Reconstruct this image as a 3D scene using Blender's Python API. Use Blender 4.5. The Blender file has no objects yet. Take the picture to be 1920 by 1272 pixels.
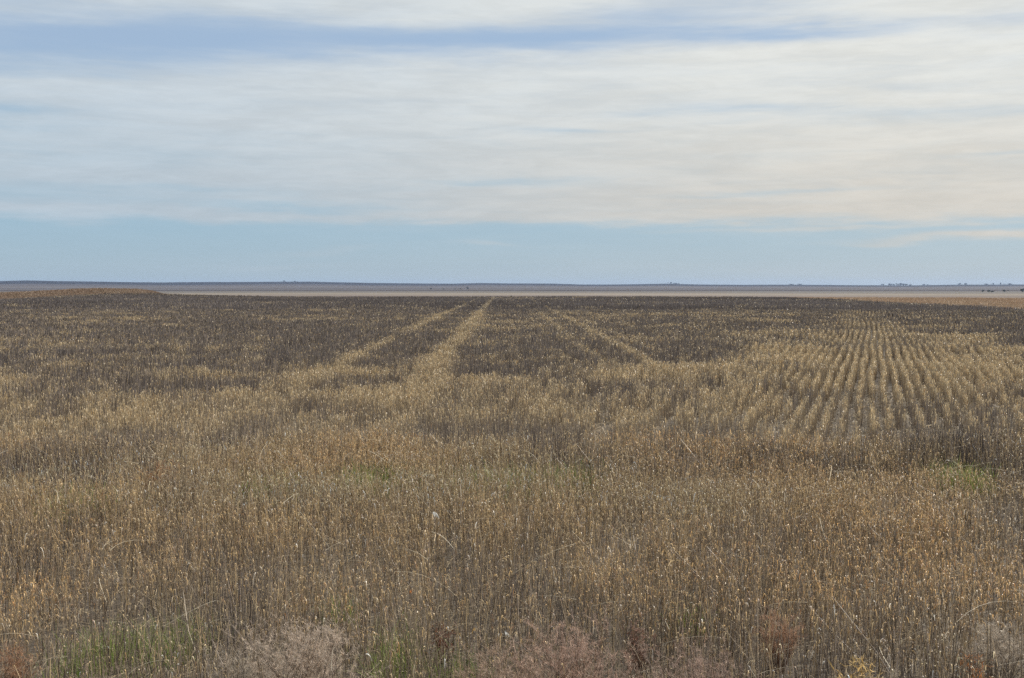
import bpy, math
import numpy as np

R = math.radians
rng = np.random.default_rng(11)
sc = bpy.context.scene
COL = sc.collection

# ------------------------------------------------------------------ camera
F = 2278.0                      # focal length in photo pixels (photo 1920 x 1272)
EYE = 2.6
PITCH = math.atan(100.0 / F)
cam_d = bpy.data.cameras.new('camera')
cam_d.sensor_width = 36.0
cam_d.lens = 36.0 * F / 1920.0
cam_d.clip_start = 0.1
cam_d.clip_end = 80000
cam = bpy.data.objects.new('camera', cam_d)
cam.location = (0, 0, EYE)
cam.rotation_euler = (math.pi / 2 - PITCH, 0, 0)
COL.objects.link(cam)
sc.camera = cam

sc.view_settings.view_transform = 'Standard'
sc.view_settings.look = 'None'
sc.view_settings.gamma = 1.0
sc.view_settings.exposure = 0.0
sc.cycles.max_bounces = 6
sc.cycles.diffuse_bounces = 3
sc.cycles.glossy_bounces = 2
sc.cycles.transmission_bounces = 4
sc.cycles.volume_bounces = 0
sc.cycles.transparent_max_bounces = 4
sc.cycles.use_denoising = False
sc.cycles.use_adaptive_sampling = False

# ------------------------------------------------------------------ sun + sky
SUN_AZ, SUN_EL = R(52), R(36)   # azimuth to the right of the view direction (+Y)
sd = bpy.data.lights.new('sun', 'SUN')
sd.energy = 4.6
sd.angle = R(0.6)
sd.color = (1.0, 0.95, 0.87)
so = bpy.data.objects.new('sun', sd)
so.rotation_euler = (math.pi / 2 - SUN_EL, 0, -SUN_AZ + math.pi)
so.rotation_euler = (R(90) - SUN_EL, 0, math.pi - SUN_AZ)
COL.objects.link(so)


def lin(r, g, b):
    f = lambda c: (c / 255 / 12.92) if c / 255 <= 0.04045 else ((c / 255 + 0.055) / 1.055) ** 2.4
    return (f(r), f(g), f(b), 1.0)


class NT:
    """small helper for node graphs"""
    def __init__(self, tree):
        self.t = tree
        self.n = tree.nodes
        self.l = tree.links

    def put(self, sock, v):
        if hasattr(v, 'is_output'):
            self.l.new(v, sock)
        else:
            sock.default_value = v

    def m(self, op, a, b=0.0, c=0.0, clamp=False):
        n = self.n.new('ShaderNodeMath'); n.operation = op; n.use_clamp = clamp
        self.put(n.inputs[0], a); self.put(n.inputs[1], b); self.put(n.inputs[2], c)
        return n.outputs[0]

    def mixc(self, f, a, b):
        n = self.n.new('ShaderNodeMix'); n.data_type = 'RGBA'
        self.put(n.inputs['Factor'], f)
        self.put(n.inputs[6], a); self.put(n.inputs[7], b)
        return n.outputs[2]

    def sstep(self, x, lo, hi, a=0.0, b=1.0):
        n = self.n.new('ShaderNodeMapRange'); n.interpolation_type = 'SMOOTHSTEP'
        self.put(n.inputs['Value'], x)
        n.inputs['From Min'].default_value = lo; n.inputs['From Max'].default_value = hi
        n.inputs['To Min'].default_value = a; n.inputs['To Max'].default_value = b
        return n.outputs[0]

    def xyz(self, x, y, z=0.0):
        n = self.n.new('ShaderNodeCombineXYZ')
        self.put(n.inputs[0], x); self.put(n.inputs[1], y); self.put(n.inputs[2], z)
        return n.outputs[0]

    def noise(self, v, scale, detail=4, rough=0.5, dist=0.0):
        n = self.n.new('ShaderNodeTexNoise')
        self.put(n.inputs['Vector'], v)
        n.inputs['Scale'].default_value = scale; n.inputs['Detail'].default_value = detail
        n.inputs['Roughness'].default_value = rough; n.inputs['Distortion'].default_value = dist
        return n.outputs['Fac']


world = bpy.data.worlds.new('World')
sc.world = world
world.use_nodes = True
w = NT(world.node_tree)
w.n.clear()
geo = w.n.new('ShaderNodeTexCoord')
sep = w.n.new('ShaderNodeSeparateXYZ')
w.l.new(geo.outputs['Generated'], sep.inputs[0])
X, Y, Z = sep.outputs
az = w.m('ARCTAN2', X, Y)                      # radians, right of +Y
el = w.m('ARCSINE', Z)
# photo-like sky units: U,V in milliradian-ish "degrees*40"
U = w.m('MULTIPLY', az, 1000.0)
V = w.m('MULTIPLY', el, 1000.0)
sky = w.n.new('ShaderNodeTexSky')
sky.sky_type = 'NISHITA'
sky.sun_disc = False
sky.sun_elevation = SUN_EL
sky.sun_rotation = SUN_AZ
sky.altitude = 600
sky.dust_density = 1.5
sky.ozone_density = 2.0


def P2A(px, py):
    return (px - 960) / F * 1000 * 0.99, (536 - py) / F * 1000


# warp coordinates with low noise so that band edges wander
wv = w.xyz(w.m('MULTIPLY', U, 0.004), w.m('MULTIPLY', V, 0.022))
warp1 = w.m('SUBTRACT', w.noise(wv, 1.0, 5, 0.55), 0.5)
wv2 = w.xyz(w.m('MULTIPLY', U, 0.012), w.m('MULTIPLY', V, 0.09), 7.3)
warp2 = w.m('SUBTRACT', w.noise(wv2, 1.0, 5, 0.6), 0.5)
Vw = w.m('ADD', V, w.m('ADD', w.m('MULTIPLY', warp1, 34.0), w.m('MULTIPLY', warp2, 9.0)))
Uw = w.m('ADD', U, w.m('MULTIPLY', warp1, 160.0))


def blob(px, py, sx, sy, amp, slope=0.0):
    cu, cv = P2A(px, py)
    du = w.m('SUBTRACT', Uw, cu)
    dv = w.m('SUBTRACT', w.m('SUBTRACT', Vw, cv), w.m('MULTIPLY', du, slope))
    a = w.m('POWER', w.m('MULTIPLY', w.m('ABSOLUTE', du), 1000 / F / (sx * 0.4390 * 1000 / F)), 2.0) if False else \
        w.m('POWER', w.m('DIVIDE', w.m('ABSOLUTE', du), sx * 1000 / F), 2.0)
    b = w.m('POWER', w.m('DIVIDE', w.m('ABSOLUTE', dv), sy * 1000 / F), 2.0)
    e = w.m('EXPONENT', w.m('MULTIPLY', w.m('ADD', a, b), -1.0))
    return w.m('MULTIPLY', e, amp)


BLOBS = [
    (60, 116, 330, 38, -1.0, 0.0), (330, 95, 280, 38, -0.8, 0.0), (640, 84, 280, 34, -0.72, 0.0), (170, 82, 90, 8, 0.35, 0.0), (520, 62, 160, 8, 0.2, 0.0),
    (880, 90, 200, 26, -0.7, 0.0), (1100, 84, 220, 28, -0.75, 0.04), (1270, 34, 260, 40, -0.65, 0.08), (1420, 80, 200, 18, -0.35, 0.0),
    (1500, 82, 230, 14, -0.7, 0.0), (1880, 78, 120, 18, -0.4, 0.0), (1740, 5, 200, 16, -0.45, 0.0),
    (20, 55, 150, 12, -0.35, 0.0), (20, 228, 190, 16, -0.7, 0.0), (60, 258, 120, 10, -0.4, 0.0),
    (10, 160, 240, 12, -0.5, 0.0), (1350, 218, 160, 12, -0.35, 0.0), (1700, 226, 260, 14, -0.4, 0.0),
    (1080, 246, 150, 6, -0.4, 0.0), (960, 340, 130, 7, -0.5, 0.0), (1400, 374, 200, 6, -0.5, 0.0), (1290, 390, 160, 7, -0.3, 0.0),
    (360, 366, 130, 7, -0.35, 0.0), (1860, 304, 80, 7, -0.35, 0.0), (40, 378, 300, 22, -0.55, 0.0),
    (520, 396, 260, 8, -0.6, 0.0), (120, 300, 300, 26, -0.25, 0.0),
    (1810, 452, 160, 8, 0.95, 0.0), (1560, 432, 260, 5, 0.5, 0.0), (900, 459, 70, 5, 0.35, 0.0),
    (620, 470, 60, 6, 0.25, 0.0), (60, 404, 70, 4, 0.6, 0.0), (560, 495, 120, 6, 0.2, 0.0),
    (950, 8, 230, 28, 0.40, 0.0), (300, 12, 260, 20, 0.25, 0.0),
]
dens = w.m('ADD', w.sstep(w.m('ADD', V, w.m('MULTIPLY', warp2, 22.0)), 46.0, 58.0), 0.0)
for b in BLOBS:
    if b[4] != 0:
        dens = w.m('ADD', dens, blob(*b))
# fine streaks
sv = w.xyz(w.m('MULTIPLY', U, 0.016), w.m('MULTIPLY', V, 0.16), 3.1)
st = w.m('SUBTRACT', w.noise(sv, 1.0, 6, 0.6, 0.5), 0.5)
sv2 = w.xyz(w.m('MULTIPLY', U, 0.005), w.m('MULTIPLY', V, 0.05), 13.1)
st2 = w.m('SUBTRACT', w.noise(sv2, 1.0, 4, 0.55, 0.3), 0.5)
rv = w.xyz(w.m('MULTIPLY', U, 0.035), w.m('MULTIPLY', V, 0.20), 31.0)
rip = w.m('SUBTRACT', w.noise(rv, 1.0, 5, 0.65, 0.8), 0.5)
cloudy = w.sstep(V, 40.0, 60.0)
dens = w.m('ADD', dens, w.m('MULTIPLY', w.m('ADD', w.m('MULTIPLY', st, 0.6), w.m('MULTIPLY', st2, 0.9)), w.m('ADD', w.m('MULTIPLY', cloudy, 0.75), 0.25)))
cover = w.sstep(dens, -0.45, 1.25)
# clear air colour: Nishita (x 0.1) under the milky veil of thin cirrus
STR = 0.1
veil_lo = tuple(c / STR for c in lin(165, 189, 204)[:3]) + (1,)
veil_mid = tuple(c / STR for c in lin(152, 187, 209)[:3]) + (1,)
veil_hi = tuple(c / STR for c in lin(164, 188, 215)[:3]) + (1,)
veil = w.mixc(w.sstep(V, 0.0, 50.0), veil_lo, veil_mid)
veil = w.mixc(w.sstep(V, 90.0, 190.0), veil, veil_hi)
clear = w.mixc(0.85, sky.outputs[0], veil)
# cloud colour: brighter towards the sun side (right) and higher up
cl_l = tuple(c / STR for c in lin(201, 211, 218)[:3]) + (1,)
cl_r = tuple(c / STR for c in lin(227, 228, 223)[:3]) + (1,)
cl_lo_l = tuple(c / STR for c in lin(183, 197, 208)[:3]) + (1,)
cl_lo_r = tuple(c / STR for c in lin(214, 209, 199)[:3]) + (1,)
side = w.sstep(U, -380.0, 330.0)
low = w.sstep(V, 50.0, 175.0)
hi_c = w.mixc(side, cl_l, cl_r)
lo_c = w.mixc(side, cl_lo_l, cl_lo_r)
cloud = w.mixc(low, lo_c, hi_c)
# thickness shading of the cloud sheet
tv = w.xyz(w.m('MULTIPLY', U, 0.009), w.m('MULTIPLY', V, 0.05), 21.0)
thick = w.noise(tv, 1.0, 6, 0.6, 0.6)
shade = w.sstep(w.m('ADD', thick, w.m('ADD', w.m('MULTIPLY', st, 0.25), w.m('MULTIPLY', rip, 0.38))), 0.26, 0.74, 0.945, 1.065)
cs = w.n.new('ShaderNodeVectorMath'); cs.operation = 'SCALE'
w.l.new(cloud, cs.inputs[0]); w.l.new(shade, cs.inputs['Scale'])
final = w.mixc(cover, clear, cs.outputs[0])
bg = w.n.new('ShaderNodeBackground')
bg.inputs['Strength'].default_value = STR
w.l.new(final, bg.inputs['Color'])
wo = w.n.new('ShaderNodeOutputWorld')
w.l.new(bg.outputs[0], wo.inputs['Surface'])

# ------------------------------------------------------------------ helpers


def tag(o, label=None, cat=None, group=None, kind=None):
    if label: o['label'] = label
    if cat: o['category'] = cat
    if group: o['group'] = group
    if kind: o['kind'] = kind
    return o


def hash2(ix, iy, s):
    a = (ix.astype(np.int64) * 374761393 + iy.astype(np.int64) * 668265263 + s * 2147483647) & 0xFFFFFFFF
    a = ((a ^ (a >> 13)) * 1274126177) & 0xFFFFFFFF
    a = (a ^ (a >> 16)) & 0xFFFFFFFF
    return a / 4294967295.0


def vnoise(x, y, s=0):
    ix = np.floor(x); iy = np.floor(y)
    fx = x - ix; fy = y - iy
    fx = fx * fx * (3 - 2 * fx); fy = fy * fy * (3 - 2 * fy)
    a = hash2(ix, iy, s); b = hash2(ix + 1, iy, s); c = hash2(ix, iy + 1, s); d = hash2(ix + 1, iy + 1, s)
    return (a * (1 - fx) + b * fx) * (1 - fy) + (c * (1 - fx) + d * fx) * fy


def fbm(x, y, s=0, o=4, g=0.5):
    t = 0; a = 1; n = 0
    for i in range(o):
        t = t + a * vnoise(x * 2 ** i + 17.3 * i, y * 2 ** i + 5.1 * i, s + i)
        n += a; a *= g
    return t / n


def smooth(x, a, b):
    t = np.clip((x - a) / (b - a), 0, 1)
    return t * t * (3 - 2 * t)


def px_of(x, y):
    """photo column a ground point stands in (y > 0)"""
    return 960 + F * x / np.maximum(y, 0.01)


def gp(px, py, z=0.0):
    """ground point (height z) seen at a photo pixel"""
    dx = (px - 960) / F; dz = -(py - 636) / F
    c, s = math.cos(PITCH), math.sin(PITCH)
    y = c + dz * s; zz = -s + dz * c
    t = (z - EYE) / zz
    return dx * t, y * t


# ------------------------------------------------------------------ terrain
E_PX = [-900, 0, 100, 180, 290, 350, 480, 600, 960, 1100, 1200, 1560, 1920, 2600]
E_Z = [-.2, -.2, .2, .5, .5, .35, .05, -.05, -.1, .0, .0, -.1, -.1, -.1]
M_PX = [-900, -300, 0, 60, 140, 200, 260, 285, 310, 345, 400]
M_Z = [.75, .75, .75, .8, 1.05, .95, .85, .7, .2, 0.0, 0]
S_PX = [-1500, -400, 0, 50, 110, 200, 300, 400, 500, 580, 640, 700, 800, 850, 900, 960, 1030, 1090, 1150, 1200, 1250, 1300, 1400, 1500, 1600, 1700, 1800, 1920, 2400, 3500]
S_Y = [527, 525, 528, 527, 528, 529, 530.5, 529.5, 529, 528.7, 530, 531, 532, 532.5, 531.3, 532, 532, 534, 534, 533, 532.3, 533.5, 534.5, 534.2, 535, 535.4, 534.6, 534.2, 533, 532]
R_RIDGE = 9500.0


def terrain(x, y):
    r = np.hypot(x, y)
    front = y > 0.2 * np.abs(x) + 0.01
    px = np.where(front, px_of(x, np.where(front, y, 1.0)), 3500.0)
    px = np.where(~front & (x < 0), -1500.0, px)
    e = np.interp(px, E_PX, E_Z) * smooth(r, 120, 240)
    mound = np.interp(px, M_PX, M_Z) * smooth(r, 236, 275) * (1 - smooth(r, 300, 380))
    z = e + mound + 0.05 * (fbm(x / 9, y / 9, 3, 3) - .5) + 0.03 * (vnoise(x / 1.3, y / 1.3, 9) - .5) * (r < 60)
    drop = smooth(r, 268, 800)
    z = z * (1 - drop) + drop * (-9.0 + 1.2 * (fbm(x / 900, y / 900, 5, 3) - .5))
    sky_y = np.interp(px, S_PX, S_Y) + 0.7 * (fbm(px / 60, px * 0, 31, 4) - .5)
    zr = EYE + (536 - sky_y) / F * R_RIDGE
    rise = smooth(r, 4600, R_RIDGE)
    z = z + rise * (zr + 9.0) - smooth(r, R_RIDGE, 14000) * 12
    z = z + rise * (1 - smooth(r, 8200, 9400)) * 9 * (fbm(x / 1500, y / 700, 77, 3) - .5)
    return z


def crop_edge(px):
    d = np.interp(px, [-900, 0, 150, 300, 1100, 1480, 1560, 1640, 1780, 1920, 2300],
                  [232, 236, 244, 252, 250, 244, 217, 178, 153, 129, 85])
    return d


def mesh_obj(name, verts, faces, mat, parent=None, smooth_sh=False, cols=None, ftri=None):
    me = bpy.data.meshes.new(name)
    nv = len(verts); nf = len(faces)
    k = faces.shape[1]
    me.vertices.add(nv); me.vertices.foreach_set('co', np.asarray(verts, np.float32).ravel())
    me.loops.add(nf * k); me.loops.foreach_set('vertex_index', np.asarray(faces, np.int32).ravel())
    me.polygons.add(nf)
    me.polygons.foreach_set('loop_start', np.arange(0, nf * k, k, dtype=np.int32))
    me.polygons.foreach_set('loop_total', np.full(nf, k, np.int32))
    if smooth_sh:
        me.polygons.foreach_set('use_smooth', np.ones(nf, bool))
    if cols is not None:
        at = me.color_attributes.new('tint', 'FLOAT_COLOR', 'POINT')
        at.data.foreach_set('color', np.asarray(cols, np.float32).ravel())
    me.update(calc_edges=True)
    me.materials.append(mat)
    o = bpy.data.objects.new(name, me)
    COL.objects.link(o)
    if parent is not None:
        o.parent = parent
    return o


def new_mat(name):
    m = bpy.data.materials.new(name); m.use_nodes = True
    t = NT(m.node_tree); t.n.clear()
    out = t.n.new('ShaderNodeOutputMaterial')
    return m, t, out


# soil: dry clay with straw chaff
def soil_material():
    m, t, out = new_mat('dry_soil')
    g = t.n.new('ShaderNodeNewGeometry')
    pos = g.outputs['Position']
    n1 = t.noise(pos, 0.35, 6, 0.6)
    n2 = t.noise(pos, 9.0, 6, 0.7)
    n3 = t.noise(pos, 60.0, 4, 0.7)
    c = t.mixc(t.sstep(n1, .35, .65), (0.085, 0.067, 0.053, 1), (0.125, 0.10, 0.075, 1))
    c = t.mixc(t.sstep(n2, .5, .62), c, (0.20, 0.16, 0.11, 1))
    c = t.mixc(t.sstep(n3, .45, .6, 0, .5), c, (0.09, 0.07, 0.055, 1))
    b = t.n.new('ShaderNodeBsdfPrincipled')
    t.l.new(c, b.inputs['Base Color']); b.inputs['Roughness'].default_value = .95
    bu = t.n.new('ShaderNodeBump'); bu.inputs['Distance'].default_value = .03; bu.inputs['Strength'].default_value = .7
    t.l.new(n2, bu.inputs['Height']); t.l.new(bu.outputs[0], b.inputs['Normal'])
    t.l.new(b.outputs[0], out.inputs[0])
    return m


def land_material(name, stops, streak, amp):
    """far land: long pale and dark fields; stops = [(radius, colour)]"""
    m, t, out = new_mat(name)
    g = t.n.new('ShaderNodeNewGeometry')
    s = t.n.new('ShaderNodeSeparateXYZ'); t.l.new(g.outputs['Position'], s.inputs[0])
    x, y = s.outputs[0], s.outputs[1]
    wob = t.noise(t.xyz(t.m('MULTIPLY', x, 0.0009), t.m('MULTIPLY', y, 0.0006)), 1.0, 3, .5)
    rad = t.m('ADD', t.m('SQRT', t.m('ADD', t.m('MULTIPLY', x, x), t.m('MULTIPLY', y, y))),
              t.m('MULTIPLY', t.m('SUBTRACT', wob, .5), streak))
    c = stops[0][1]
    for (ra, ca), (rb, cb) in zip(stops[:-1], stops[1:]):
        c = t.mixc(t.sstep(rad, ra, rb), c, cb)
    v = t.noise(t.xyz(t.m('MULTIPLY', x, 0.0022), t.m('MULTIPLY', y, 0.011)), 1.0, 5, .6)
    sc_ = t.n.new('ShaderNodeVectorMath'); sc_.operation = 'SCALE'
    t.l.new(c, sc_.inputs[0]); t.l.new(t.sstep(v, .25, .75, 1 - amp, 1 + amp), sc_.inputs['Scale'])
    b = t.n.new('ShaderNodeBsdfPrincipled')
    t.l.new(sc_.outputs[0], b.inputs['Base Color']); b.inputs['Roughness'].default_value = 1.0
    b.inputs['Specular IOR Level'].default_value = 0.1
    t.l.new(b.outputs[0], out.inputs[0])
    return m


angs = np.concatenate([np.linspace(-math.pi, -0.6, 60, endpoint=False), np.linspace(-0.6, 0.6, 900, endpoint=False),
                       np.linspace(0.6, math.pi, 60, endpoint=False)])
rings = np.concatenate([[0.3, 1, 2, 3], np.arange(4, 30, 0.25), np.geomspace(30, 14500, 230)])


def polar(name, r0, r1, mat, kind='structure', centre=False):
    rr = rings[(rings >= r0 - 1e-6) & (rings <= r1 + 1e-6)]
    A, Q = np.meshgrid(angs, rr)
    x = np.sin(A) * Q; y = np.cos(A) * Q
    v = np.stack([x, y, terrain(x, y)], -1).reshape(-1, 3)
    na = len(angs)
    i = np.arange(len(rr) - 1)[:, None] * na; j = np.arange(na)[None, :]; j2 = (j + 1) % na
    f = np.stack([i + j, i + na + j, i + na + j2, i + j2], -1).reshape(-1, 4)[:, ::-1]
    if centre:   # close the little hole under the camera
        k = na
        v = np.concatenate([v, [[0, 0, 0]]]); c = len(v) - 1
        f = np.concatenate([f, np.stack([np.arange(na), np.roll(np.arange(na), -1), np.full(na, c), np.full(na, c)], 1)[:, [0, 1, 2, 2]]]) if False else f
    o = mesh_obj(name, v, f, mat, smooth_sh=True)
    return tag(o, kind=kind)


ra = rings[np.searchsorted(rings, 620)]; rb = rings[np.searchsorted(rings, 5000)]
ground = polar('ground', 0.3, ra, soil_material())
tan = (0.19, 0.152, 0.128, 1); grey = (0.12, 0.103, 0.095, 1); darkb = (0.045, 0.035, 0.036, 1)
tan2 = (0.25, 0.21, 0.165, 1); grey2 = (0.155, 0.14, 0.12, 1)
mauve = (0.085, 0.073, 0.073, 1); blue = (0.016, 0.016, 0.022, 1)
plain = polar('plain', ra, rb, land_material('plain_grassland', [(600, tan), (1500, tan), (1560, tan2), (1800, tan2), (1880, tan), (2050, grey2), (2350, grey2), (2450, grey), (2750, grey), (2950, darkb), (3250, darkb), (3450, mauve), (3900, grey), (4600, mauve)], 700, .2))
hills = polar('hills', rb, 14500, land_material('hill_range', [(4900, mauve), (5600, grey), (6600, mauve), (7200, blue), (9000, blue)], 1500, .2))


# ------------------------------------------------------------------ vegetation batches
class Batch:
    def __init__(self):
        self.v = []; self.f = []; self.c = []; self.n = 0

    def ribbon(self, P, W, side, c0, c1, tr):
        """P (N,K,3) spine, W (N,K) widths, side (N,3) unit, colours at root and tip (N,3), translucency"""
        N, K, _ = P.shape
        if N == 0: return
        h = side[:, None, :] * (W[..., None] * .5)
        V = np.stack([P - h, P + h], 2).reshape(-1, 3)
        t = np.linspace(0, 1, K)[None, :, None]
        C = c0[:, None, :] * (1 - t) + c1[:, None, :] * t
        C = np.repeat(C[:, :, None, :], 2, 2).reshape(-1, 3)
        A = np.full((len(C), 1), tr)
        b = (np.arange(N) * K * 2)[:, None] + (np.arange(K - 1) * 2)[None, :] + self.n
        f = np.stack([b, b + 1, b + 3, b + 2], -1).reshape(-1, 4)
        self.v.append(V.astype(np.float32)); self.f.append(f.astype(np.int32)); self.c.append(np.concatenate([C, A], 1).astype(np.float32))
        self.n += len(V)

    def prism(self, P, W, c0, c1, tr=0.0):
        N, K, _ = P.shape
        if N == 0: return
        a0 = rng.random(N) * 6.28
        V = []
        for i in range(3):
            a = a0 + i * 2.0944
            d = np.stack([np.cos(a), np.sin(a), np.zeros(N)], 1)
            V.append(P + d[:, None, :] * (W[..., None] * .5))
        V = np.stack(V, 2).reshape(-1, 3)
        t = np.linspace(0, 1, K)[None, :, None]
        C = c0[:, None, :] * (1 - t) + c1[:, None, :] * t
        C = np.repeat(C[:, :, None, :], 3, 2).reshape(-1, 3)
        A = np.full((len(C), 1), tr)
        b = (np.arange(N) * K * 3)[:, None, None] + (np.arange(K - 1) * 3)[None, :, None] + self.n
        i = np.arange(3)[None, None, :]; j = (i + 1) % 3
        f = np.stack([b + i, b + j, b + 3 + j, b + 3 + i], -1).reshape(-1, 4)
        self.v.append(V.astype(np.float32)); self.f.append(f.astype(np.int32)); self.c.append(np.concatenate([C, A], 1).astype(np.float32))
        self.n += len(V)

    def build(self, name, mat, parent=None, origin=(0, 0, 0)):
        v = np.concatenate(self.v) - np.array(origin, np.float32)
        return mesh_obj(name, v, np.concatenate(self.f), mat, parent, cols=np.concatenate(self.c))


def plant_material(name, rough=.45, spec=.5):
    m, t, out = new_mat(name)
    a = t.n.new('ShaderNodeAttribute'); a.attribute_name = 'tint'; a.attribute_type = 'GEOMETRY'
    b = t.n.new('ShaderNodeBsdfPrincipled')
    t.l.new(a.outputs['Color'], b.inputs['Base Color'])
    b.inputs['Roughness'].default_value = rough
    b.inputs['Specular IOR Level'].default_value = spec
    tr = t.n.new('ShaderNodeBsdfTranslucent'); t.l.new(a.outputs['Color'], tr.inputs['Color'])
    mx = t.n.new('ShaderNodeMixShader')
    t.l.new(a.outputs['Alpha'], mx.inputs[0]); t.l.new(b.outputs[0], mx.inputs[1]); t.l.new(tr.outputs[0], mx.inputs[2])
    t.l.new(mx.outputs[0], out.inputs[0])
    return m


M_CROP = plant_material('dry_crop', .42, .5)
M_WEED = plant_material('dry_weed', .6, .3)
M_GREEN = plant_material('green_blades', .5, .4)


def hdir(N):
    a = rng.random(N) * 6.2832
    return np.stack([np.cos(a), np.sin(a), np.zeros(N)], 1)


def mixcol(A, B, t):
    return np.array(A)[None] * (1 - t[:, None]) + np.array(B)[None] * t[:, None]


def tone(c, s=.25):
    return c * np.exp(rng.normal(0, s, (len(c), 1)))


GREEN_SPOTS = [(165, 1215, 75, 50), (235, 1190, 45, 30), (735, 1215, 50, 60), (738, 1222, 35, 40), (850, 1250, 90, 45), (960, 893, 120, 16), (1060, 888, 60, 12),
               (1790, 886, 45, 12), (1815, 896, 40, 9), (690, 893, 70, 14), (150, 935, 70, 16), (500, 905, 60, 10), (330, 1190, 60, 50),
               (640, 1130, 30, 14), (1290, 1140, 40, 14)]
GW = []
for px, py, sx, sy in GREEN_SPOTS:
    gx, gy = gp(px, py + 18, 0.1)
    GW.append((gx, gy, sx / F * gy, max(0.25, sy * gy * gy / F / EYE)))


def green_at(x, y):
    g = np.zeros_like(x)
    for gx, gy, sx, sy in GW:
        g = np.maximum(g, np.exp(-((x - gx) / sx) ** 2 - ((y - gy) / sy) ** 2))
    return g


ROW_AZ = math.atan((1635 - 960) / F)
TRACK_AZ = R(-0.38)
TRACKS = [(-2.0, .50, 1.0), (-4.7, .42, .9), (2.9, .2, .55), (4.4, .30, .9), (5.35, .22, .65)]


def straw_amount(x, y):
    """how much pale leafy straw the crop carries here (0 bare brown stems .. 1 golden)"""
    r = np.hypot(x, y)
    wx = x + 3.0 * (fbm(x / 6, y / 6, 41, 3) - .5)
    n1 = fbm(wx / 3.2, y / 5.5, 51, 4, .55)
    n2 = fbm(x / 14 + 4, y / 22, 61, 3)
    n3 = fbm(x / .7, y / .9, 71, 2)
    n4 = fbm(wx / 7.5, y / 4.5, 171, 3, .55)
    fa = smooth(r, 18, 34)
    n5 = fbm(wx / 2.4, y / 1.7, 191, 3)
    g = (n1 - .5) * 1.5 + (n5 - .5) * 1.5 + (n4 - .5) * (.9 + .8 * fa) + (n2 - .5) * (.5 + .5 * fa) + (n3 - .5) * 1.7
    px = px_of(x, np.maximum(y, 1))
    lim = np.interp(px, [0, 300, 700, 900, 1100, 1250, 1400, 1600, 1750, 1920], [42, 41, 31, 29, 31, 38, 52, 80, 72, 54])
    base = .66 - .93 * smooth(r, lim * .55, lim * 1.35) - .15 * smooth(r, 90, 170)
    headland = np.exp(-((r - 21.3) / 1.5) ** 2)
    base = base + .34 * headland
    near = 1 - smooth(r, 14, 19)
    g = g + base + near * .20
    xt = x * math.cos(TRACK_AZ) - y * math.sin(TRACK_AZ)
    for off, wd, am in TRACKS:
        k = np.exp(-((xt - off + .35 * (fbm(y / 9, y * 0 + off, 66, 2) - .5)) / (wd * (1 - .35 * smooth(r, 90, 200)))) ** 2) * am
        if off != -2.0:
            k = k * smooth(fbm(y / 7 + off, y * 0, 67, 2), .12, .5)
        g = np.where(r > 17, np.maximum(g, g * (1 - k) + k * (.68 + .5 * n3) * (1 - .35 * smooth(r, 90, 240))), g)
    return np.clip(g, 0, 1)


def fan(n, r0, r1, margin=2.5):
    """n random points in the view wedge, uniform per area"""
    r = np.sqrt(rng.random(n) * (r1 ** 2 - r0 ** 2) + r0 ** 2)
    half = 0.4215
    wdt = half * r + margin
    x = (rng.random(n) * 2 - 1) * wdt
    return x, r


def wedge_count(r0, r1, dens, margin=2.5):
    return int(dens * (0.4215 * (r1 ** 2 - r0 ** 2) + 2 * margin * (r1 - r0)))


def inside_crop(x, y):
    return np.hypot(x, y) < crop_edge(px_of(x, y))


STEM_DARK = (0.088, 0.070, 0.063); STEM_GREY = (0.21, 0.178, 0.167); STEM_TAN = (0.37, 0.275, 0.165)
LEAF_GOLD = (0.66, 0.455, 0.21); LEAF_PALE = (0.72, 0.59, 0.385); LEAF_RUST = (0.42, 0.24, 0.11)

crop = Batch()
WEED_AT = [(560, 1345, 1.15), (455, 1365, .6), (1065, 1350, 1.15), (935, 1380, .75), (1300, 1385, 1.1), (1455, 1260, .42), (1870, 1290, .62),
           (18, 1330, .4), (1195, 1275, .34), (1825, 1330, .2), (835, 1245, .22), (1610, 1360, .3), (1640, 1395, .7), (200, 1380, .75), (300, 925, .8), (1290, 905, .7)]


def weed_clear(x, y):
    # bare ring a weed keeps around itself by crowding out the crop, longer on the border side
    m = np.zeros(len(x), bool)
    for px, py, wdt in WEED_AT:
        gx, gy = gp(px, py)
        dy = np.where(y < gy, (y - gy) / 2.2, (y - gy))
        m |= np.hypot(x - gx * np.clip(y / gy, 0, 1), dy) < wdt * .5
    return m




def curl(x, y, z, n, L, w0, k=4, spread=1.0):
    """dead leaves that leave the stem, arch over and hang"""
    d = hdir(n)
    t = np.linspace(0, 1, k)[None, :]
    up = rng.uniform(.1, .9, n)[:, None]; out = rng.uniform(.35, 1, n)[:, None] * spread
    hor = L[:, None] * out * t * (1 - .25 * t)
    ver = L[:, None] * (up * t - (up + rng.uniform(.3, 1.0, n)[:, None]) * t ** 2)
    P = np.stack([x[:, None] + d[:, 0:1] * hor, y[:, None] + d[:, 1:2] * hor, z[:, None] + ver], -1)
    W = w0[:, None] * (1 - .85 * t ** 2)
    side = np.stack([-d[:, 1], d[:, 0], rng.normal(0, .5, n)], 1)
    side /= np.linalg.norm(side, axis=1, keepdims=True)
    return P, W, side


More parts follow.
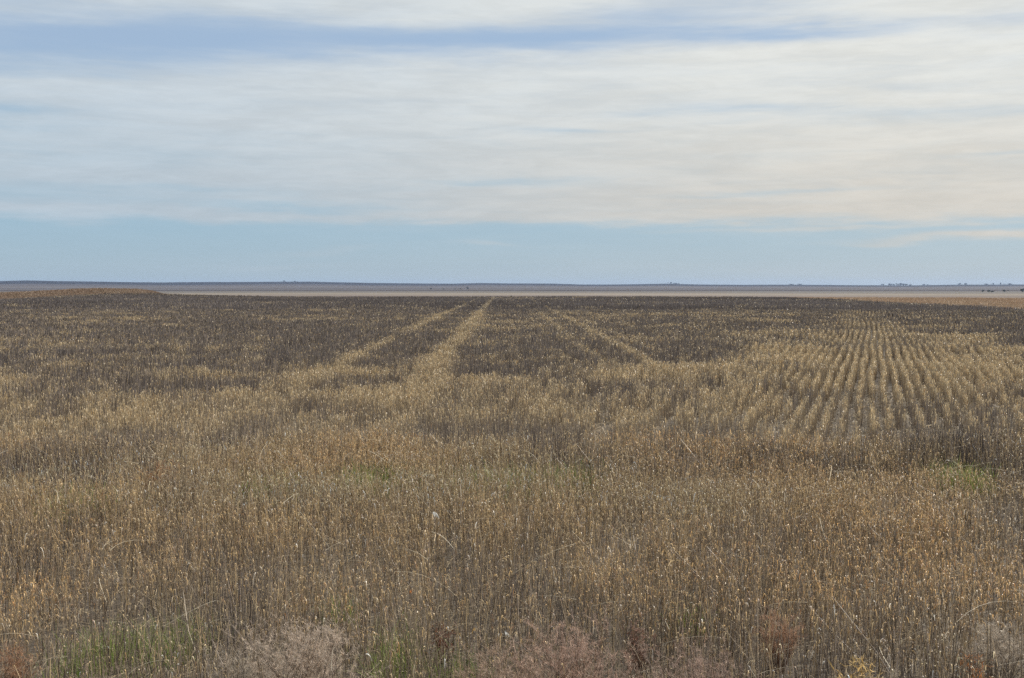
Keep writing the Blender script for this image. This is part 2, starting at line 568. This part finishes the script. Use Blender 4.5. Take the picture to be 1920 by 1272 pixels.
# --- near crop, 4.5 - 19 m: every stem with its leaves, sown across (headland)
def near_crop():
    n = wedge_count(4.2, 18, 470, 2.6)
    x, y = fan(n, 4.2, 18, 2.6)
    # headland rows run across the view
    y = np.round(y / .25) * .25 * .5 + y * .5 + rng.normal(0, .03, n)
    clump = fbm(x / .35, y / .35, 81, 2)
    gr = green_at(x, y)
    bare = fbm(x / 1.5, y / 1.5, 85, 2)
    keep = (rng.random(n) < (.40 + 1.1 * (clump - .35))) & (rng.random(n) > gr * .80) & ((rng.random(n) < .12) | ~weed_clear(x, y)) & (rng.random(n) < .5 + 1.6 * (bare - .2))
    x, y = x[keep], y[keep]; n = len(x)
    g = straw_amount(x, y)
    r = np.hypot(x, y)
    z = terrain(x, y)
    close = 1 - smooth(r, 7.4, 10.2)
    gp_ = fbm(x / .9, y / 1.1, 181, 3)
    g = np.clip(g + (gp_ - .5) * 1.9, 0, 1) * (1 - .62 * close)
    hpatch = fbm(x / 1.8, y / 1.8, 91, 3)
    h = (.30 + .42 * hpatch + .07 * close) * rng.uniform(.62, 1.12, n)
    lean = rng.normal(0, .045, (n, 2)) * (1 + 4.5 * (rng.random(n) < .09))[:, None]
    t = np.array([0, .5, 1.0])[None, :]
    bend = rng.normal(0, .02, (n, 2))
    P = np.stack([x[:, None] + lean[:, 0:1] * t + bend[:, 0:1] * np.sin(t * 3.14),
                  y[:, None] + lean[:, 1:2] * t + bend[:, 1:2] * np.sin(t * 3.14), z[:, None] + h[:, None] * t], -1)
    wd = np.maximum(rng.uniform(.0028, .0055, n) * (1 + .15 * close), .00036 * r)
    W = wd[:, None] * np.array([1.15, 1.0, .6])[None]
    k = rng.random(n)
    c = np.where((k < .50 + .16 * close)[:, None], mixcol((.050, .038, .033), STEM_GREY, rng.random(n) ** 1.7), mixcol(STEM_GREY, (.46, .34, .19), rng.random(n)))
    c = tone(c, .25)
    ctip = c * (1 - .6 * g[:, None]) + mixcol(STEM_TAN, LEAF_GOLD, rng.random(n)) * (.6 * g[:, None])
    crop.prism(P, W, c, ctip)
    # leaves on the stems
    for rep in range(7):
        m = rng.random(n) < (.16 + .68 * g) * (1.0 if rep < 4 else .7)
        i = np.where(m)[0]; q = len(i)
        f = 1 - np.abs(rng.normal(0, .30 if rep < 3 else .55, q)); f = np.clip(f, .08, 1.02)
        bx = P[i, 0, 0] + (P[i, 2, 0] - P[i, 0, 0]) * f; by = P[i, 0, 1] + (P[i, 2, 1] - P[i, 0, 1]) * f
        bz = z[i] + h[i] * f
        L = rng.uniform(.018, .060, q) * np.where(rng.random(q) < .10, 2.2, 1); w0 = np.maximum(rng.uniform(.004, .009, q), .00062 * r[i])
        PP, WW, S = curl(bx, by, bz, q, L, w0, 4, .8)
        a = rng.random(q)
        c0 = np.where((a < .62)[:, None], mixcol(LEAF_GOLD, LEAF_PALE, rng.random(q)), mixcol(LEAF_RUST, STEM_GREY, rng.random(q)))
        c0 = np.where((a > .955)[:, None], np.array([[.85, .82, .76]]), c0)  # a few white leaves: sun glints put into the leaf colour
        hue = fbm(x[i] / 2.2, y[i] / 2.2, 123, 3)
        c0 = c0 * (1 + (hue[:, None] - .5) * np.array([[.5, .0, -.6]]))
        c0 = tone(c0, .25)
        crop.ribbon(PP, WW, S, c0, c0 * .9, .35)


# --- mid crop, 17 - 112 m, drilled in rows
def row_points(r0, r1, step, margin=3.0):
    ca, sa = math.cos(ROW_AZ), math.sin(ROW_AZ)
    n = int(wedge_count(r0, r1, 1 / (.254 * step), margin) * 1.0)
    x, y = fan(n, r0, r1, margin)
    u = x * ca - y * sa; v = x * sa + y * ca
    ui = np.round(u / .254)
    u = ui * .254 + rng.normal(0, .019, n) + .11 * (vnoise(v / 2.2 + ui * 1.7, ui * .31, 7) - .5) + .25 * (vnoise(v / 14, ui * 0, 8) - .5)
    x = u * ca + v * sa; y = -u * sa + v * ca
    # skips along the row
    skip = .6 * vnoise(v / .8 + ui * 7.7, ui * 3.3, 15) + .4 * vnoise(v / .3 + ui * 2.7, ui * 5.3, 16)
    rr_ = np.hypot(x, y)
    hole = (hash2(ui, np.floor(v / 9), 23) < .36) & (np.abs(rr_ - 21.2) < 1.3 + .5 * vnoise(ui * .7, v * 0, 24))
    skip = np.where(hole, skip * .55, skip)
    return x, y, skip


def mid_crop(r0, r1, step, wmin, leafs, lw):
    x, y, skip = row_points(r0, r1, step)
    keep = inside_crop(x, y) & (rng.random(len(x)) < .10 + .92 * smooth(skip, .28, .54)) & (y > 5)
    rr = np.hypot(x, y)
    keep &= rng.random(len(x)) < smooth(rr, r0, r0 + 2.5) * .999 + .001 if r0 < 20 else keep
    x, y = x[keep], y[keep]; n = len(x)
    g = np.clip(straw_amount(x, y) + (vnoise(x / .33, y / .5, 19) - .5) * .5, 0, 1)
    r = np.hypot(x, y); z = terrain(x, y)
    hp = fbm(x / 2.5, y / 4, 95, 3)
    h = (.32 + .30 * hp) * rng.uniform(.75, 1.1, n)
    wd = np.maximum(rng.uniform(.004, .007, n), wmin * r)
    for s in range(2):
        ox, oy = rng.normal(0, .025, (2, n))
        hh = h * rng.uniform(.75, 1.05, n)
        P = np.stack([np.stack([x + ox, y + oy, z], -1), np.stack([x + ox * 1.6 + rng.normal(0, .02, n), y + oy * 1.6 + rng.normal(0, .02, n), z + hh], -1)], 1)
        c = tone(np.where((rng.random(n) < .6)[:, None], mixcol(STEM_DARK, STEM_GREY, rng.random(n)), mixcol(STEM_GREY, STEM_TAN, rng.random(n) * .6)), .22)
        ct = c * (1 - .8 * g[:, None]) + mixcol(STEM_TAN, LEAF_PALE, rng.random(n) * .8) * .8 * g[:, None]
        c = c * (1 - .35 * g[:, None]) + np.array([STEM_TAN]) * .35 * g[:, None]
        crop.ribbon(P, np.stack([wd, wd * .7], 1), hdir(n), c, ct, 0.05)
    for rep in range(leafs):
        m = rng.random(n) < g * (.95 if rep < 3 else .8) + .015
        i = np.where(m)[0]; q = len(i)
        f = np.clip(1.0 - np.abs(rng.normal(0, .25, q)), .15, 1.0)
        L = rng.uniform(.04, .10, q); w0 = np.maximum(rng.uniform(.006, .013, q), lw * r[i])
        PP, WW, S = curl(x[i] + rng.normal(0, .016, q), y[i] + rng.normal(0, .016, q), z[i] + h[i] * f, q, L, w0, 3, .35)
        a = rng.random(q)
        c0 = np.where((a < .85)[:, None], mixcol(LEAF_GOLD, LEAF_PALE, rng.random(q) ** .6), mixcol(LEAF_RUST, STEM_TAN, rng.random(q)))
        c0 = tone(c0, .12)
        crop.ribbon(PP, WW, S, c0, c0 * .9, .35)


def far_crop(r0, r1, dens):
    n = wedge_count(r0, r1, dens, 6)
    x, y = fan(n, r0, r1, 6)
    k = inside_crop(x, y); x, y = x[k], y[k]; n = len(x)
    g = straw_amount(x, y); r = np.hypot(x, y); z = terrain(x, y)
    h = (.36 + .26 * fbm(x / 3, y / 6, 97, 3)) * rng.uniform(.75, 1.12, n)
    P = np.stack([np.stack([x, y, z - .02], -1), np.stack([x + rng.normal(0, .03, n), y + rng.normal(0, .03, n), z + h], -1)], 1)
    wd = .00045 * r * rng.uniform(.6, 1.4, n)
    tint = fbm(x / 18, y / 30, 131, 3)
    c = tone(mixcol(STEM_DARK, STEM_GREY, np.clip(.5 + rng.normal(0, .25, n) + (tint - .5), 0, 1)), .18)  # extra haze painted into the far stems: greyer, less contrast
    pale = rng.random(n) < g * .95 + .01
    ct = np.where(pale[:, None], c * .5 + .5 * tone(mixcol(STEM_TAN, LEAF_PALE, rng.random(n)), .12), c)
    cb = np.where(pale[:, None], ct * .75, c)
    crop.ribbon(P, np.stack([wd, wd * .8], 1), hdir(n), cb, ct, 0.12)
    i = np.where(pale)[0]; q = len(i)
    PP, WW, S = curl(x[i], y[i], z[i] + h[i], q, rng.uniform(.08, .16, q), .0006 * r[i], 3)
    c0 = tone(mixcol(STEM_TAN, LEAF_PALE, rng.random(q) * .75), .1)
    crop.ribbon(PP, WW, S, c0, c0, .3)


near_crop()
mid_crop(15.5, 45, .03, .00035, 5, .0006)
mid_crop(45, 112, .085, .00045, 4, .0008)
far_crop(112, 256, 7)
tag(crop.build('crop_stubble', M_CROP), 'dead standing crop stems with curled golden leaves covering the whole field', 'crop', kind='stuff')

# --- chaff and fallen straw between the stems
straw = Batch()
n = wedge_count(4.2, 30, 200, 1.5)
x, y = fan(n, 4.2, 30, 1.5); r = np.hypot(x, y)
k = rng.random(n) < np.clip(9 / r, 0, 1); x, y, r = x[k], y[k], r[k]; n = len(x)
z = terrain(x, y) + rng.uniform(.004, .05, n)
d = hdir(n); L = rng.uniform(.05, .28, n)
t = np.linspace(0, 1, 3)[None, :]
P = np.stack([x[:, None] + d[:, :1] * L[:, None] * t, y[:, None] + d[:, 1:2] * L[:, None] * t, z[:, None] + rng.uniform(-.03, .10, n)[:, None] * t + .02 * np.sin(t * 3.14)], -1)
c = tone(mixcol((.50, .40, .26), (.26, .20, .14), rng.random(n)), .3)
straw.ribbon(P, np.full((n, 3), 1.0) * np.maximum(.003, .0005 * r)[:, None], np.stack([-d[:, 1], d[:, 0], np.full(n, .3)], 1), c, c, .2)
# thin upright dry grass blades mixed in near the border
n = wedge_count(4.2, 16, 520, 1.5)
x, y = fan(n, 4.2, 16, 1.5); r = np.hypot(x, y)
k = rng.random(n) < (1 - .8 * smooth(r, 7.5, 12)) * (.3 + .7 * smooth(fbm(x / 1.1, y / 1.1, 140, 3), .38, .62)); x, y, r = x[k], y[k], r[k]; n = len(x)
z = terrain(x, y); L = rng.uniform(.06, .26, n) * np.where(rng.random(n) < .12, 2.0, 1); d = hdir(n); ou = rng.uniform(.05, .6, n)[:, None]
t = np.linspace(0, 1, 5)[None, :]
P = np.stack([x[:, None] + d[:, :1] * L[:, None] * ou * t ** 2, y[:, None] + d[:, 1:2] * L[:, None] * ou * t ** 2, z[:, None] + L[:, None] * (t - .35 * ou * t ** 3)], -1)
c = tone(mixcol((.50, .41, .28), (.30, .235, .165), rng.random(n)), .25)
straw.ribbon(P, .0032 * (1 - .7 * t) * np.ones((n, 1)) * np.maximum(1, r / 9)[:, None], hdir(n), c, c, .3)
# long pale loose stalks lying across the stand
n = 420
x, y = fan(n, 5.5, 17, 1.0); d = hdir(n); L = rng.uniform(.22, .6, n); t = np.linspace(0, 1, 6)[None, :]
up = rng.uniform(-.25, .45, n)[:, None]; z0 = terrain(x, y) + rng.uniform(.2, .5, n); bd = rng.normal(0, .25, n)[:, None]
P = np.stack([x[:, None] + L[:, None] * (d[:, :1] * t - d[:, 1:2] * bd * t ** 2), y[:, None] + L[:, None] * (d[:, 1:2] * t + d[:, :1] * bd * t ** 2),
              np.maximum(z0[:, None] + L[:, None] * (up * t - .35 * t ** 2), .01)], -1)
c = tone(mixcol((.62, .52, .36), (.74, .66, .52), rng.random(n)), .2)
straw.ribbon(P, np.maximum(.0035, .0005 * y)[:, None] * (1 - .4 * t), hdir(n), c, c, .3)
tag(straw.build('dry_grass', M_WEED), 'thin tan dry grass and fallen straw between the crop stems', 'dry grass', kind='stuff')

# --- green grass patches
green = Batch()
for gx, gy, sx, sy in GW:
    n = int(min(2000, 650 * sx * sy * 3.1) + 120)
    x = gx + rng.normal(0, .55, n) * sx; y = gy + rng.normal(0, .6, n) * sy
    z = terrain(x, y); L = rng.uniform(.08, .28, n) * min(1.7, max(1.0, gy / 9.0)); d = hdir(n); ou = rng.uniform(.1, 1.1, n)[:, None]
    t = np.linspace(0, 1, 4)[None, :]
    P = np.stack([x[:, None] + d[:, :1] * L[:, None] * ou * t ** 2, y[:, None] + d[:, 1:2] * L[:, None] * ou * t ** 2, z[:, None] + L[:, None] * (t - .4 * ou * t ** 3)], -1)
    c = tone(mixcol((.13, .20, .035), (.27, .33, .08), rng.random(n)), .25)
    c2 = np.where((rng.random(n) < .45)[:, None], np.array([[.33, .29, .13]]), c)
    green.ribbon(P, np.maximum(.004, .0006 * gy) * (1 - .7 * t) * np.ones((n, 1)), hdir(n), c, c2, .35)
tag(green.build('green_grass', M_GREEN), 'patches of short green grass growing low among the dead stems', 'grass', kind='stuff')

# --- orange-brown tall grass: left mound and right-hand strip beyond the crop
def tall_grass(name, x, y, r_w, ca, cb, hh, label):
    b = Batch(); n = len(x)
    z = terrain(x, y)
    h = hh * rng.uniform(.5, 1.15, n) * (1 - .8 * smooth(px_of(x, y), 255, 320) * (x < 0)) * (.6 + .8 * fbm(x / 2.2, y / 5, 151, 3))
    P = np.stack([np.stack([x, y, z - .02], -1), np.stack([x + rng.normal(0, .06, n), y + rng.normal(0, .06, n), z + h * .6], -1),
                  np.stack([x + rng.normal(0, .12, n), y + rng.normal(0, .1, n), z + h], -1)], 1)
    c = tone(mixcol(ca, cb, rng.random(n) * .6 + .8 * (fbm(x / 5, y / 12, 153, 2) - .3).clip(0, .5)), .22)
    wd = r_w * np.hypot(x, y)
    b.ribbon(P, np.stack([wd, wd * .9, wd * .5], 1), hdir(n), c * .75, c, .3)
    return tag(b.build(name, M_WEED), label, 'tall grass', kind='stuff')


n = 60000
A = rng.uniform(-0.50, -0.27, n); r = np.sqrt(rng.uniform(226 ** 2, 345 ** 2, n))
x, y = np.sin(A) * r, np.cos(A) * r
px = px_of(x, y); k = (px < 345 + 8 * rng.normal(size=n)) & (r > crop_edge(px) - 4)
tall_grass('tall_grass', x[k], y[k], .0006, (.25, .16, .11), (.34, .26, .185), .52, 'rusty orange tall grass on the low mound at the far left edge of the field')
n = 110000
A = rng.uniform(0.22, 0.50, n); r = np.sqrt(rng.uniform(80 ** 2, 262 ** 2, n))
x, y = np.sin(A) * r, np.cos(A) * r
px = px_of(x, y); k = (r > crop_edge(px) + 1.0)
tall_grass('tall_grass', x[k], y[k], .0006, (.36, .23, .15), (.43, .32, .215), .32, 'pale orange tall grass strip beyond the crop at the far right')

# ------------------------------------------------------------------ weeds near the camera
BARK = plant_material('weed_stalk', .7, .3)


def weed(name, px, py, height, width, n_main, n_bits, c_st, c_tw, label, leafy=0.0, cat='weed', group='dry weeds in the near edge of the field', upright=.5, bit=.012):
    gx, gy = gp(px, py)
    gz = float(terrain(np.array([gx]), np.array([gy]))[0])
    root = bpy.data.objects.new(name, None); COL.objects.link(root); root.location = (gx, gy, gz)
    tag(root, label, cat, group)
    st, tw = Batch(), Batch()
    R_ = width / 2
    N = n_main
    a = rng.random(N) * 6.283; rad = R_ * np.sqrt(rng.random(N)) * rng.uniform(.5, 1, N)
    hz = height * np.sqrt(np.clip(1 - (rad / R_) ** 2 * (1 - upright * .6), .1, 1)) * rng.uniform(.6, 1.0, N)
    t = np.linspace(0, 1, 6)[None, :]
    ex, ey = np.cos(a) * rad, np.sin(a) * rad
    wob = rng.normal(0, .02 * width / .5, (N, 2))
    P = np.stack([ex[:, None] * (.38 + .62 * t ** 1.25) + wob[:, :1] * np.sin(t * 5), ey[:, None] * (.38 + .62 * t ** 1.25) + wob[:, 1:] * np.sin(t * 4.1), hz[:, None] * t ** .85], -1)
    W = np.ones((N, 1)) * (.0085 * (1 - .75 * t))
    c = tone(np.repeat(np.array([c_st]), N, 0), .2)
    st.prism(P, W, c, c)
    # side twigs
    per = 7; M = N * per
    i = np.repeat(np.arange(N), per); f = rng.uniform(.25, 1.0, M); kf = f * 5; k0 = np.minimum(kf.astype(int), 4); fr = (kf - k0)[:, None]
    B = P[i, k0] * (1 - fr) + P[i, k0 + 1] * fr
    dd = rng.normal(0, 1, (M, 3)); dd[:, 2] = np.abs(dd[:, 2]) * .9 + .25; dd /= np.linalg.norm(dd, axis=1, keepdims=True)
    L = height * rng.uniform(.10, .30, M)
    t2 = np.linspace(0, 1, 4)[None, :, None]
    cur = rng.normal(0, .25, (M, 3))
    Q = B[:, None, :] + dd[:, None, :] * L[:, None, None] * t2 + cur[:, None, :] * L[:, None, None] * t2 ** 2 * .6
    Q[..., 2] = np.maximum(Q[..., 2], .004)
    c = tone(mixcol(c_st, c_tw, rng.random(M)), .22)
    tw.ribbon(Q, np.ones((M, 1)) * (.0034 * (1 - .5 * t2[:, :, 0])), hdir(M), c, c, .15)
    # fine tips and seed bits
    K = n_bits
    i = rng.integers(0, M, K); f = rng.random(K)[:, None]; B = Q[i, 1] * (1 - f) + Q[i, 3] * f
    dd = rng.normal(0, 1, (K, 3)); dd[:, 2] = dd[:, 2] * .7 + .35; dd /= np.linalg.norm(dd, axis=1, keepdims=True)
    L = rng.uniform(.4, 1.6, K) * bit * (2.2 if leafy < .5 else 1.6)
    Q2 = B[:, None, :] + dd[:, None, :] * L[:, None, None] * np.linspace(0, 1, 3)[None, :, None] + rng.normal(0, .003, (K, 3, 3))
    Q2[..., 2] = np.maximum(Q2[..., 2], .004)
    wdt = (.0022 if leafy < .5 else .008) * rng.uniform(.6, 1.4, K)
    c = tone(mixcol(c_tw, np.array(c_tw) * np.array([1.25, 1.2, 1.15]), rng.random(K)), .3)
    tw.ribbon(Q2, wdt[:, None] * np.array([[.6, 1.0, .3]]), hdir(K), c, c, .3)
    st.build('stem', BARK, root)
    tw.build('twigs' if leafy < .5 else 'leaves', M_WEED, root)
    return root


PINK_D, PINK = (.22, .165, .13), (.50, .41, .33)
RUST_D, RUST = (.19, .115, .08), (.36, .22, .14)
GREY_D, GREYT = (.25, .205, .165), (.42, .36, .29)
weed('twiggy_weed', 560, 1345, .62, 1.15, 60, 9000, PINK_D, PINK, 'wide pinkish brown twiggy weed at the bottom edge, left of the small green patch')
weed('twiggy_weed', 455, 1365, .50, .60, 30, 3500, GREY_D, GREYT, 'greyish twiggy weed at the bottom edge left of the wide pinkish brown one')
weed('twiggy_weed', 1065, 1350, .60, 1.15, 60, 9000, RUST_D, (.40, .28, .22), 'big reddish brown twiggy weed at the bottom edge right of the middle')
weed('twiggy_weed', 935, 1380, .52, .75, 40, 5500, PINK_D, (.38, .28, .21), 'pale tan twiggy weed at the bottom edge touching the big reddish one from the left')
weed('twiggy_weed', 1300, 1385, .52, 1.1, 50, 7000, PINK_D, (.35, .25, .20), 'low pinkish weed at the bottom edge right of the big reddish one')
weed('twiggy_weed', 1455, 1260, .42, .42, 34, 4500, RUST_D, RUST, 'dense red-brown round weed among bare stems, right of centre at the bottom')
weed('twiggy_weed', 1870, 1290, .44, .62, 34, 4500, GREY_D, GREYT, 'pale grey twiggy weed near the bottom right corner')
weed('twiggy_weed', 18, 1330, .42, .40, 26, 2600, RUST_D, (.34, .20, .12), 'small orange-brown weed in the bottom left corner')
weed('leafy_weed', 1195, 1275, .36, .40, 16, 650, (.13, .08, .06), (.21, .12, .085), 'dark rusty weed with shrivelled leaves behind the big reddish twiggy one', leafy=1, bit=.016)
weed('leafy_weed', 1825, 1330, .36, .22, 10, 260, (.16, .085, .05), (.36, .17, .07), 'narrow bright rust leaved weed at the bottom edge left of the pale grey one', leafy=1, bit=.018)
weed('leafy_weed', 835, 1245, .30, .26, 10, 240, (.09, .04, .03), (.22, .10, .06), 'small reddish leafy weed just above the lower green patch', leafy=1, bit=.014)
weed('leafy_weed', 300, 925, .40, .9, 24, 700, (.13, .07, .04), (.33, .18, .09), 'low orange-brown weed in the mid field on the left', leafy=1, bit=.03)
weed('twiggy_weed', 1290, 905, .42, .8, 24, 1800, GREY_D, (.30, .24, .19), 'grey-brown weed in the mid field right of the long green patch')
weed('leafy_weed', 1610, 1360, .42, .40, 12, 300, (.17, .12, .06), (.52, .37, .16), 'weed with broad yellow dried leaves at the bottom edge left of the rust leaved one', leafy=1, bit=.026)
weed('twiggy_weed', 1640, 1395, .40, .7, 26, 3000, GREY_D, (.33, .27, .20), 'low grey-tan weed cut by the bottom edge beneath the yellow leaved one')
weed('twiggy_weed', 200, 1380, .40, .75, 26, 3000, PINK_D, (.33, .26, .2), 'low grey-brown weed cut by the bottom edge beneath the left green patch')

# single leaves and scraps caught on the stems
def caught(name, px, py, z, L, wd, colr, label, cat, group=None, curl_=.6):
    gx, gy = gp(px, py, z)
    b = Batch(); K = 9
    t = np.linspace(0, 1, K)
    a = px * .37
    P = np.stack([np.cos(a) * L * (t - .5), np.sin(a) * .4 * L * (t - .5) + .02 * np.sin(t * 7), L * curl_ * (t - t ** 2) * 1.6 - L * .3 * t + .006 * np.sin(t * 11)], -1)[None]
    W = (wd * np.sin(np.clip(t, .06, .94) * math.pi) ** .6 * (1 + .2 * np.sin(t * 17)))[None]
    sd_ = np.array([[-.35, .35, .87]]); c = np.array([colr])
    b.ribbon(P, W, sd_, c, c * .85, .3)
    b.ribbon(P + np.array([0, wd * .25, -wd * .3]), W * .8, np.array([[.5, .8, .33]]), c * .9, c, .3)   # folded second half
    o = b.build(name, M_WEED); o.location = (gx, gy, z)
    return tag(o, label, cat, group)


caught('white_scrap', 817, 965, .42, .07, .045, (.80, .79, .76), 'white scrap caught in the stubble just below the long green patch', 'scrap')
caught('white_scrap', 950, 1188, .30, .035, .022, (.82, .81, .78), 'tiny white scrap among the stems near the bottom, left of the big reddish weed', 'scrap')
caught('dry_leaf', 770, 1110, .38, .035, .018, (.62, .27, .08), 'small orange leaf caught on stems above the lower green patch', 'leaf', 'single dry leaves')
caught('dry_leaf', 888, 1182, .30, .09, .012, (.66, .44, .17), 'long wavy yellow-brown leaf lying across stems near the bottom middle', 'leaf', 'single dry leaves')
caught('dry_leaf', 1708, 1033, .42, .10, .012, (.68, .50, .24), 'long arched golden leaf hanging above the right foreground', 'leaf', 'single dry leaves')

# ------------------------------------------------------------------ trees far away
M_CROWN = plant_material('far_foliage', .8, .1)
M_TRUNK = plant_material('far_bark', .8, .1)


def tree_meshes(seed, bushy):
    g = np.random.default_rng(seed)
    n = 700
    # unit tree: height 1, crown lobes
    L = 9
    lc = np.stack([g.normal(0, .20, L), g.normal(0, .20, L), g.uniform(.25 if bushy else .32, .80, L)], 1)
    lr = g.uniform(.14, .25, L)
    i = g.integers(0, L, n); d = g.normal(0, 1, (n, 3)); d /= np.linalg.norm(d, axis=1, keepdims=True)
    p = lc[i] + d * (lr[i] * g.uniform(.55, 1.05, n))[:, None]
    b = Batch()
    u = g.normal(0, 1, (n, 3)); u /= np.linalg.norm(u, axis=1, keepdims=True)
    s = g.normal(0, 1, (n, 3)); s /= np.linalg.norm(s, axis=1, keepdims=True)
    p[:, 2] = np.maximum(p[:, 2], .06)
    P = np.stack([p - u * .05, p, p + u * .05], 1)
    c = np.array([[.050, .058, .034]]) * np.exp(g.normal(0, .3, (n, 1)))
    b.ribbon(P, np.ones((n, 1)) * np.array([[.03, .09, .03]]), s, c, c, .15)
    tr = Batch()
    K = 5
    base = np.zeros((K, 3)); top = np.concatenate([[[0, 0, .7]], lc[:K - 1]])
    t = np.linspace(0, 1, 4)[None, :, None]
    Pt = base[:, None] * (1 - t) + top[:, None] * t
    Pt[1:, :, 2] = np.maximum(Pt[1:, :, 2], t[0, :, 0] * .3)
    cc = np.repeat(np.array([[.07, .055, .045]]), K, 0)
    tr.prism(Pt, np.ones((K, 1)) * np.array([[.07, .05, .035, .015]]), cc, cc)
    return b, tr


TREE = []
for s_, bu in ((3, False), (4, True), (5, False)):
    b, tr = tree_meshes(s_, bu)
    TREE.append((b, tr))
FIRST = {}


def tree(px, base_py, hpx, wpx, dist, kind, label, group, name='tree', cat='tree', tilt=0.0):
    A = math.atan((px - 960) / F)
    x, y = math.sin(A) * dist, math.cos(A) * dist
    z = float(terrain(np.array([x]), np.array([y]))[0])
    m = dist / F
    root = bpy.data.objects.new(name, None); COL.objects.link(root)
    H = hpx * m; Wd = wpx * m
    root.location = (x, y, z - .02 * H)
    root.scale = (Wd / .8, Wd / .8, H)
    root.rotation_euler = (0, 0, (px * 1.7) % 6.28)
    tag(root, label, cat, group)
    if kind not in FIRST:
        b, tr = TREE[kind]
        FIRST[kind] = (b.build('crown', M_CROWN, root), tr.build('trunk', M_TRUNK, root))
    else:
        for o in FIRST[kind]:
            c = o.copy(); COL.objects.link(c); c.parent = root
    return root


HG = 'trees along the far right skyline'
SK = [(1655, 2.6, 5, 'low round tree at the left end of the long skyline clump'),
      (1668, 3.6, 7, 'broad tree, second from the left in the long skyline clump'),
      (1675, 2.8, 4, 'small tree just left of the pair of thin trees in the skyline clump'),
      (1680, 4.0, 2.6, 'thin tree in the middle of the skyline clump'),
      (1687, 4.4, 7.5, 'tallest and widest dark tree of the skyline clump'),
      (1693, 3.4, 5, 'tree leaning on the right side of the tallest one in the skyline clump'),
      (1698, 3.2, 4.5, 'dark separate tree right of the tallest one in the skyline clump'),
      (1706, 2.4, 4, 'lowest tree at the right end of the skyline clump'),
      (1731, 2.6, 4.5, 'small pale tree alone right of the skyline clump'),
      (1739, 1.8, 4, 'tiny tree beside the small pale one on the skyline'),
      (1798, 3.4, 4, 'dark tree, left one of the two on the skyline near the right'),
      (1810, 3.2, 5, 'dark tree, right one of the two on the skyline near the right'),
      (1850, 2.2, 8, 'low wide bush on the skyline above the dark farm trees'),
      (1862, 3.4, 2.4, 'thin pale tree on the skyline above the dark farm trees'),
      (1875, 4.4, 2.0, 'thin tall tree on the skyline near the right edge'),
      (1892, 2.2, 11, 'wide low wood on the skyline at the right edge'),
      (1483, 1.6, 8, 'low flat clump on the skyline right of the middle'),
      (1498, 1.8, 9, 'low wide clump on the skyline, second right of the middle'),
      (1257, 3.0, 5, 'small tree on top of the low bump right of the middle'),
      (1268, 2.0, 9, 'flat bush beside the small tree on the low bump'),
      (533, 2.4, 4, 'single tiny tree on the skyline left of the middle'),
      (553, 1.4, 4, 'faint tiny bush on the skyline right of the single tree')]
for i, (px, h_, w_, lb) in enumerate(SK):
    tree(px, 0, h_, w_, 9300, i % 3, lb, HG if px > 1300 else 'small trees on the left and middle skyline')
PLN = [(877, 5.2, 3.6, 3800, 'dark lone tree on the far plain left of the middle'),
       (808, 3.2, 3.2, 3900, 'small dark tree on the far plain, leftmost of the row'),
       (832, 1.6, 4.5, 3900, 'flat dark bush on the far plain between two small trees'),
       (853, 1.5, 4, 3900, 'tiny dark bush on the far plain left of the lone tree'),
       (863, 2.2, 2.2, 3900, 'faint small tree just left of the dark lone tree'),
       (1842, 4.8, 3.6, 2250, 'dark upright tree, left one of the farm trees at the right'),
       (1853, 4.8, 4.0, 2250, 'bluish tree in the middle of the farm trees at the right'),
       (1859, 3.0, 7.0, 2230, 'low dark bush beside the bluish farm tree at the right'),
       (1883, 4.4, 6.0, 2300, 'bare pale tree on the plain between the farm trees and the right edge'),
       (1917, 7.0, 6.0, 2300, 'dark round tree on the plain cut by the right edge')]
for i, (px, h_, w_, D, lb) in enumerate(PLN):
    tree(px, 0, h_, w_, D, (i + 1) % 3, lb, 'dark trees standing on the plain')
tree(960, 0, 6.5, 4.5, 248, 0, 'small dark bushy plant standing at the far crop edge in the middle', 'plants at the far crop edge', 'shrub', 'shrub')

# ------------------------------------------------------------------ haze over the plain
def haze():
    v = np.array([(a, b, c) for a in (-14900, 14900) for b in (-14900, 14900) for c in (-25.0, 62.0)], float)
    f = np.array([(0, 1, 3, 2), (4, 6, 7, 5), (0, 4, 5, 1), (2, 3, 7, 6), (0, 2, 6, 4), (1, 5, 7, 3)])
    m, t, out = new_mat('haze_air')
    p = t.n.new('ShaderNodeVolumePrincipled')
    p.inputs['Color'].default_value = (0.50, 0.66, 1.0, 1)
    p.inputs['Density'].default_value = 3.6e-5
    p.inputs['Anisotropy'].default_value = 0.2
    t.l.new(p.outputs[0], out.inputs['Volume'])
    o = mesh_obj('haze', v, f, m)
    tag(o, 'thin blue-grey haze lying over the distant plain', 'haze', kind='stuff')


haze()
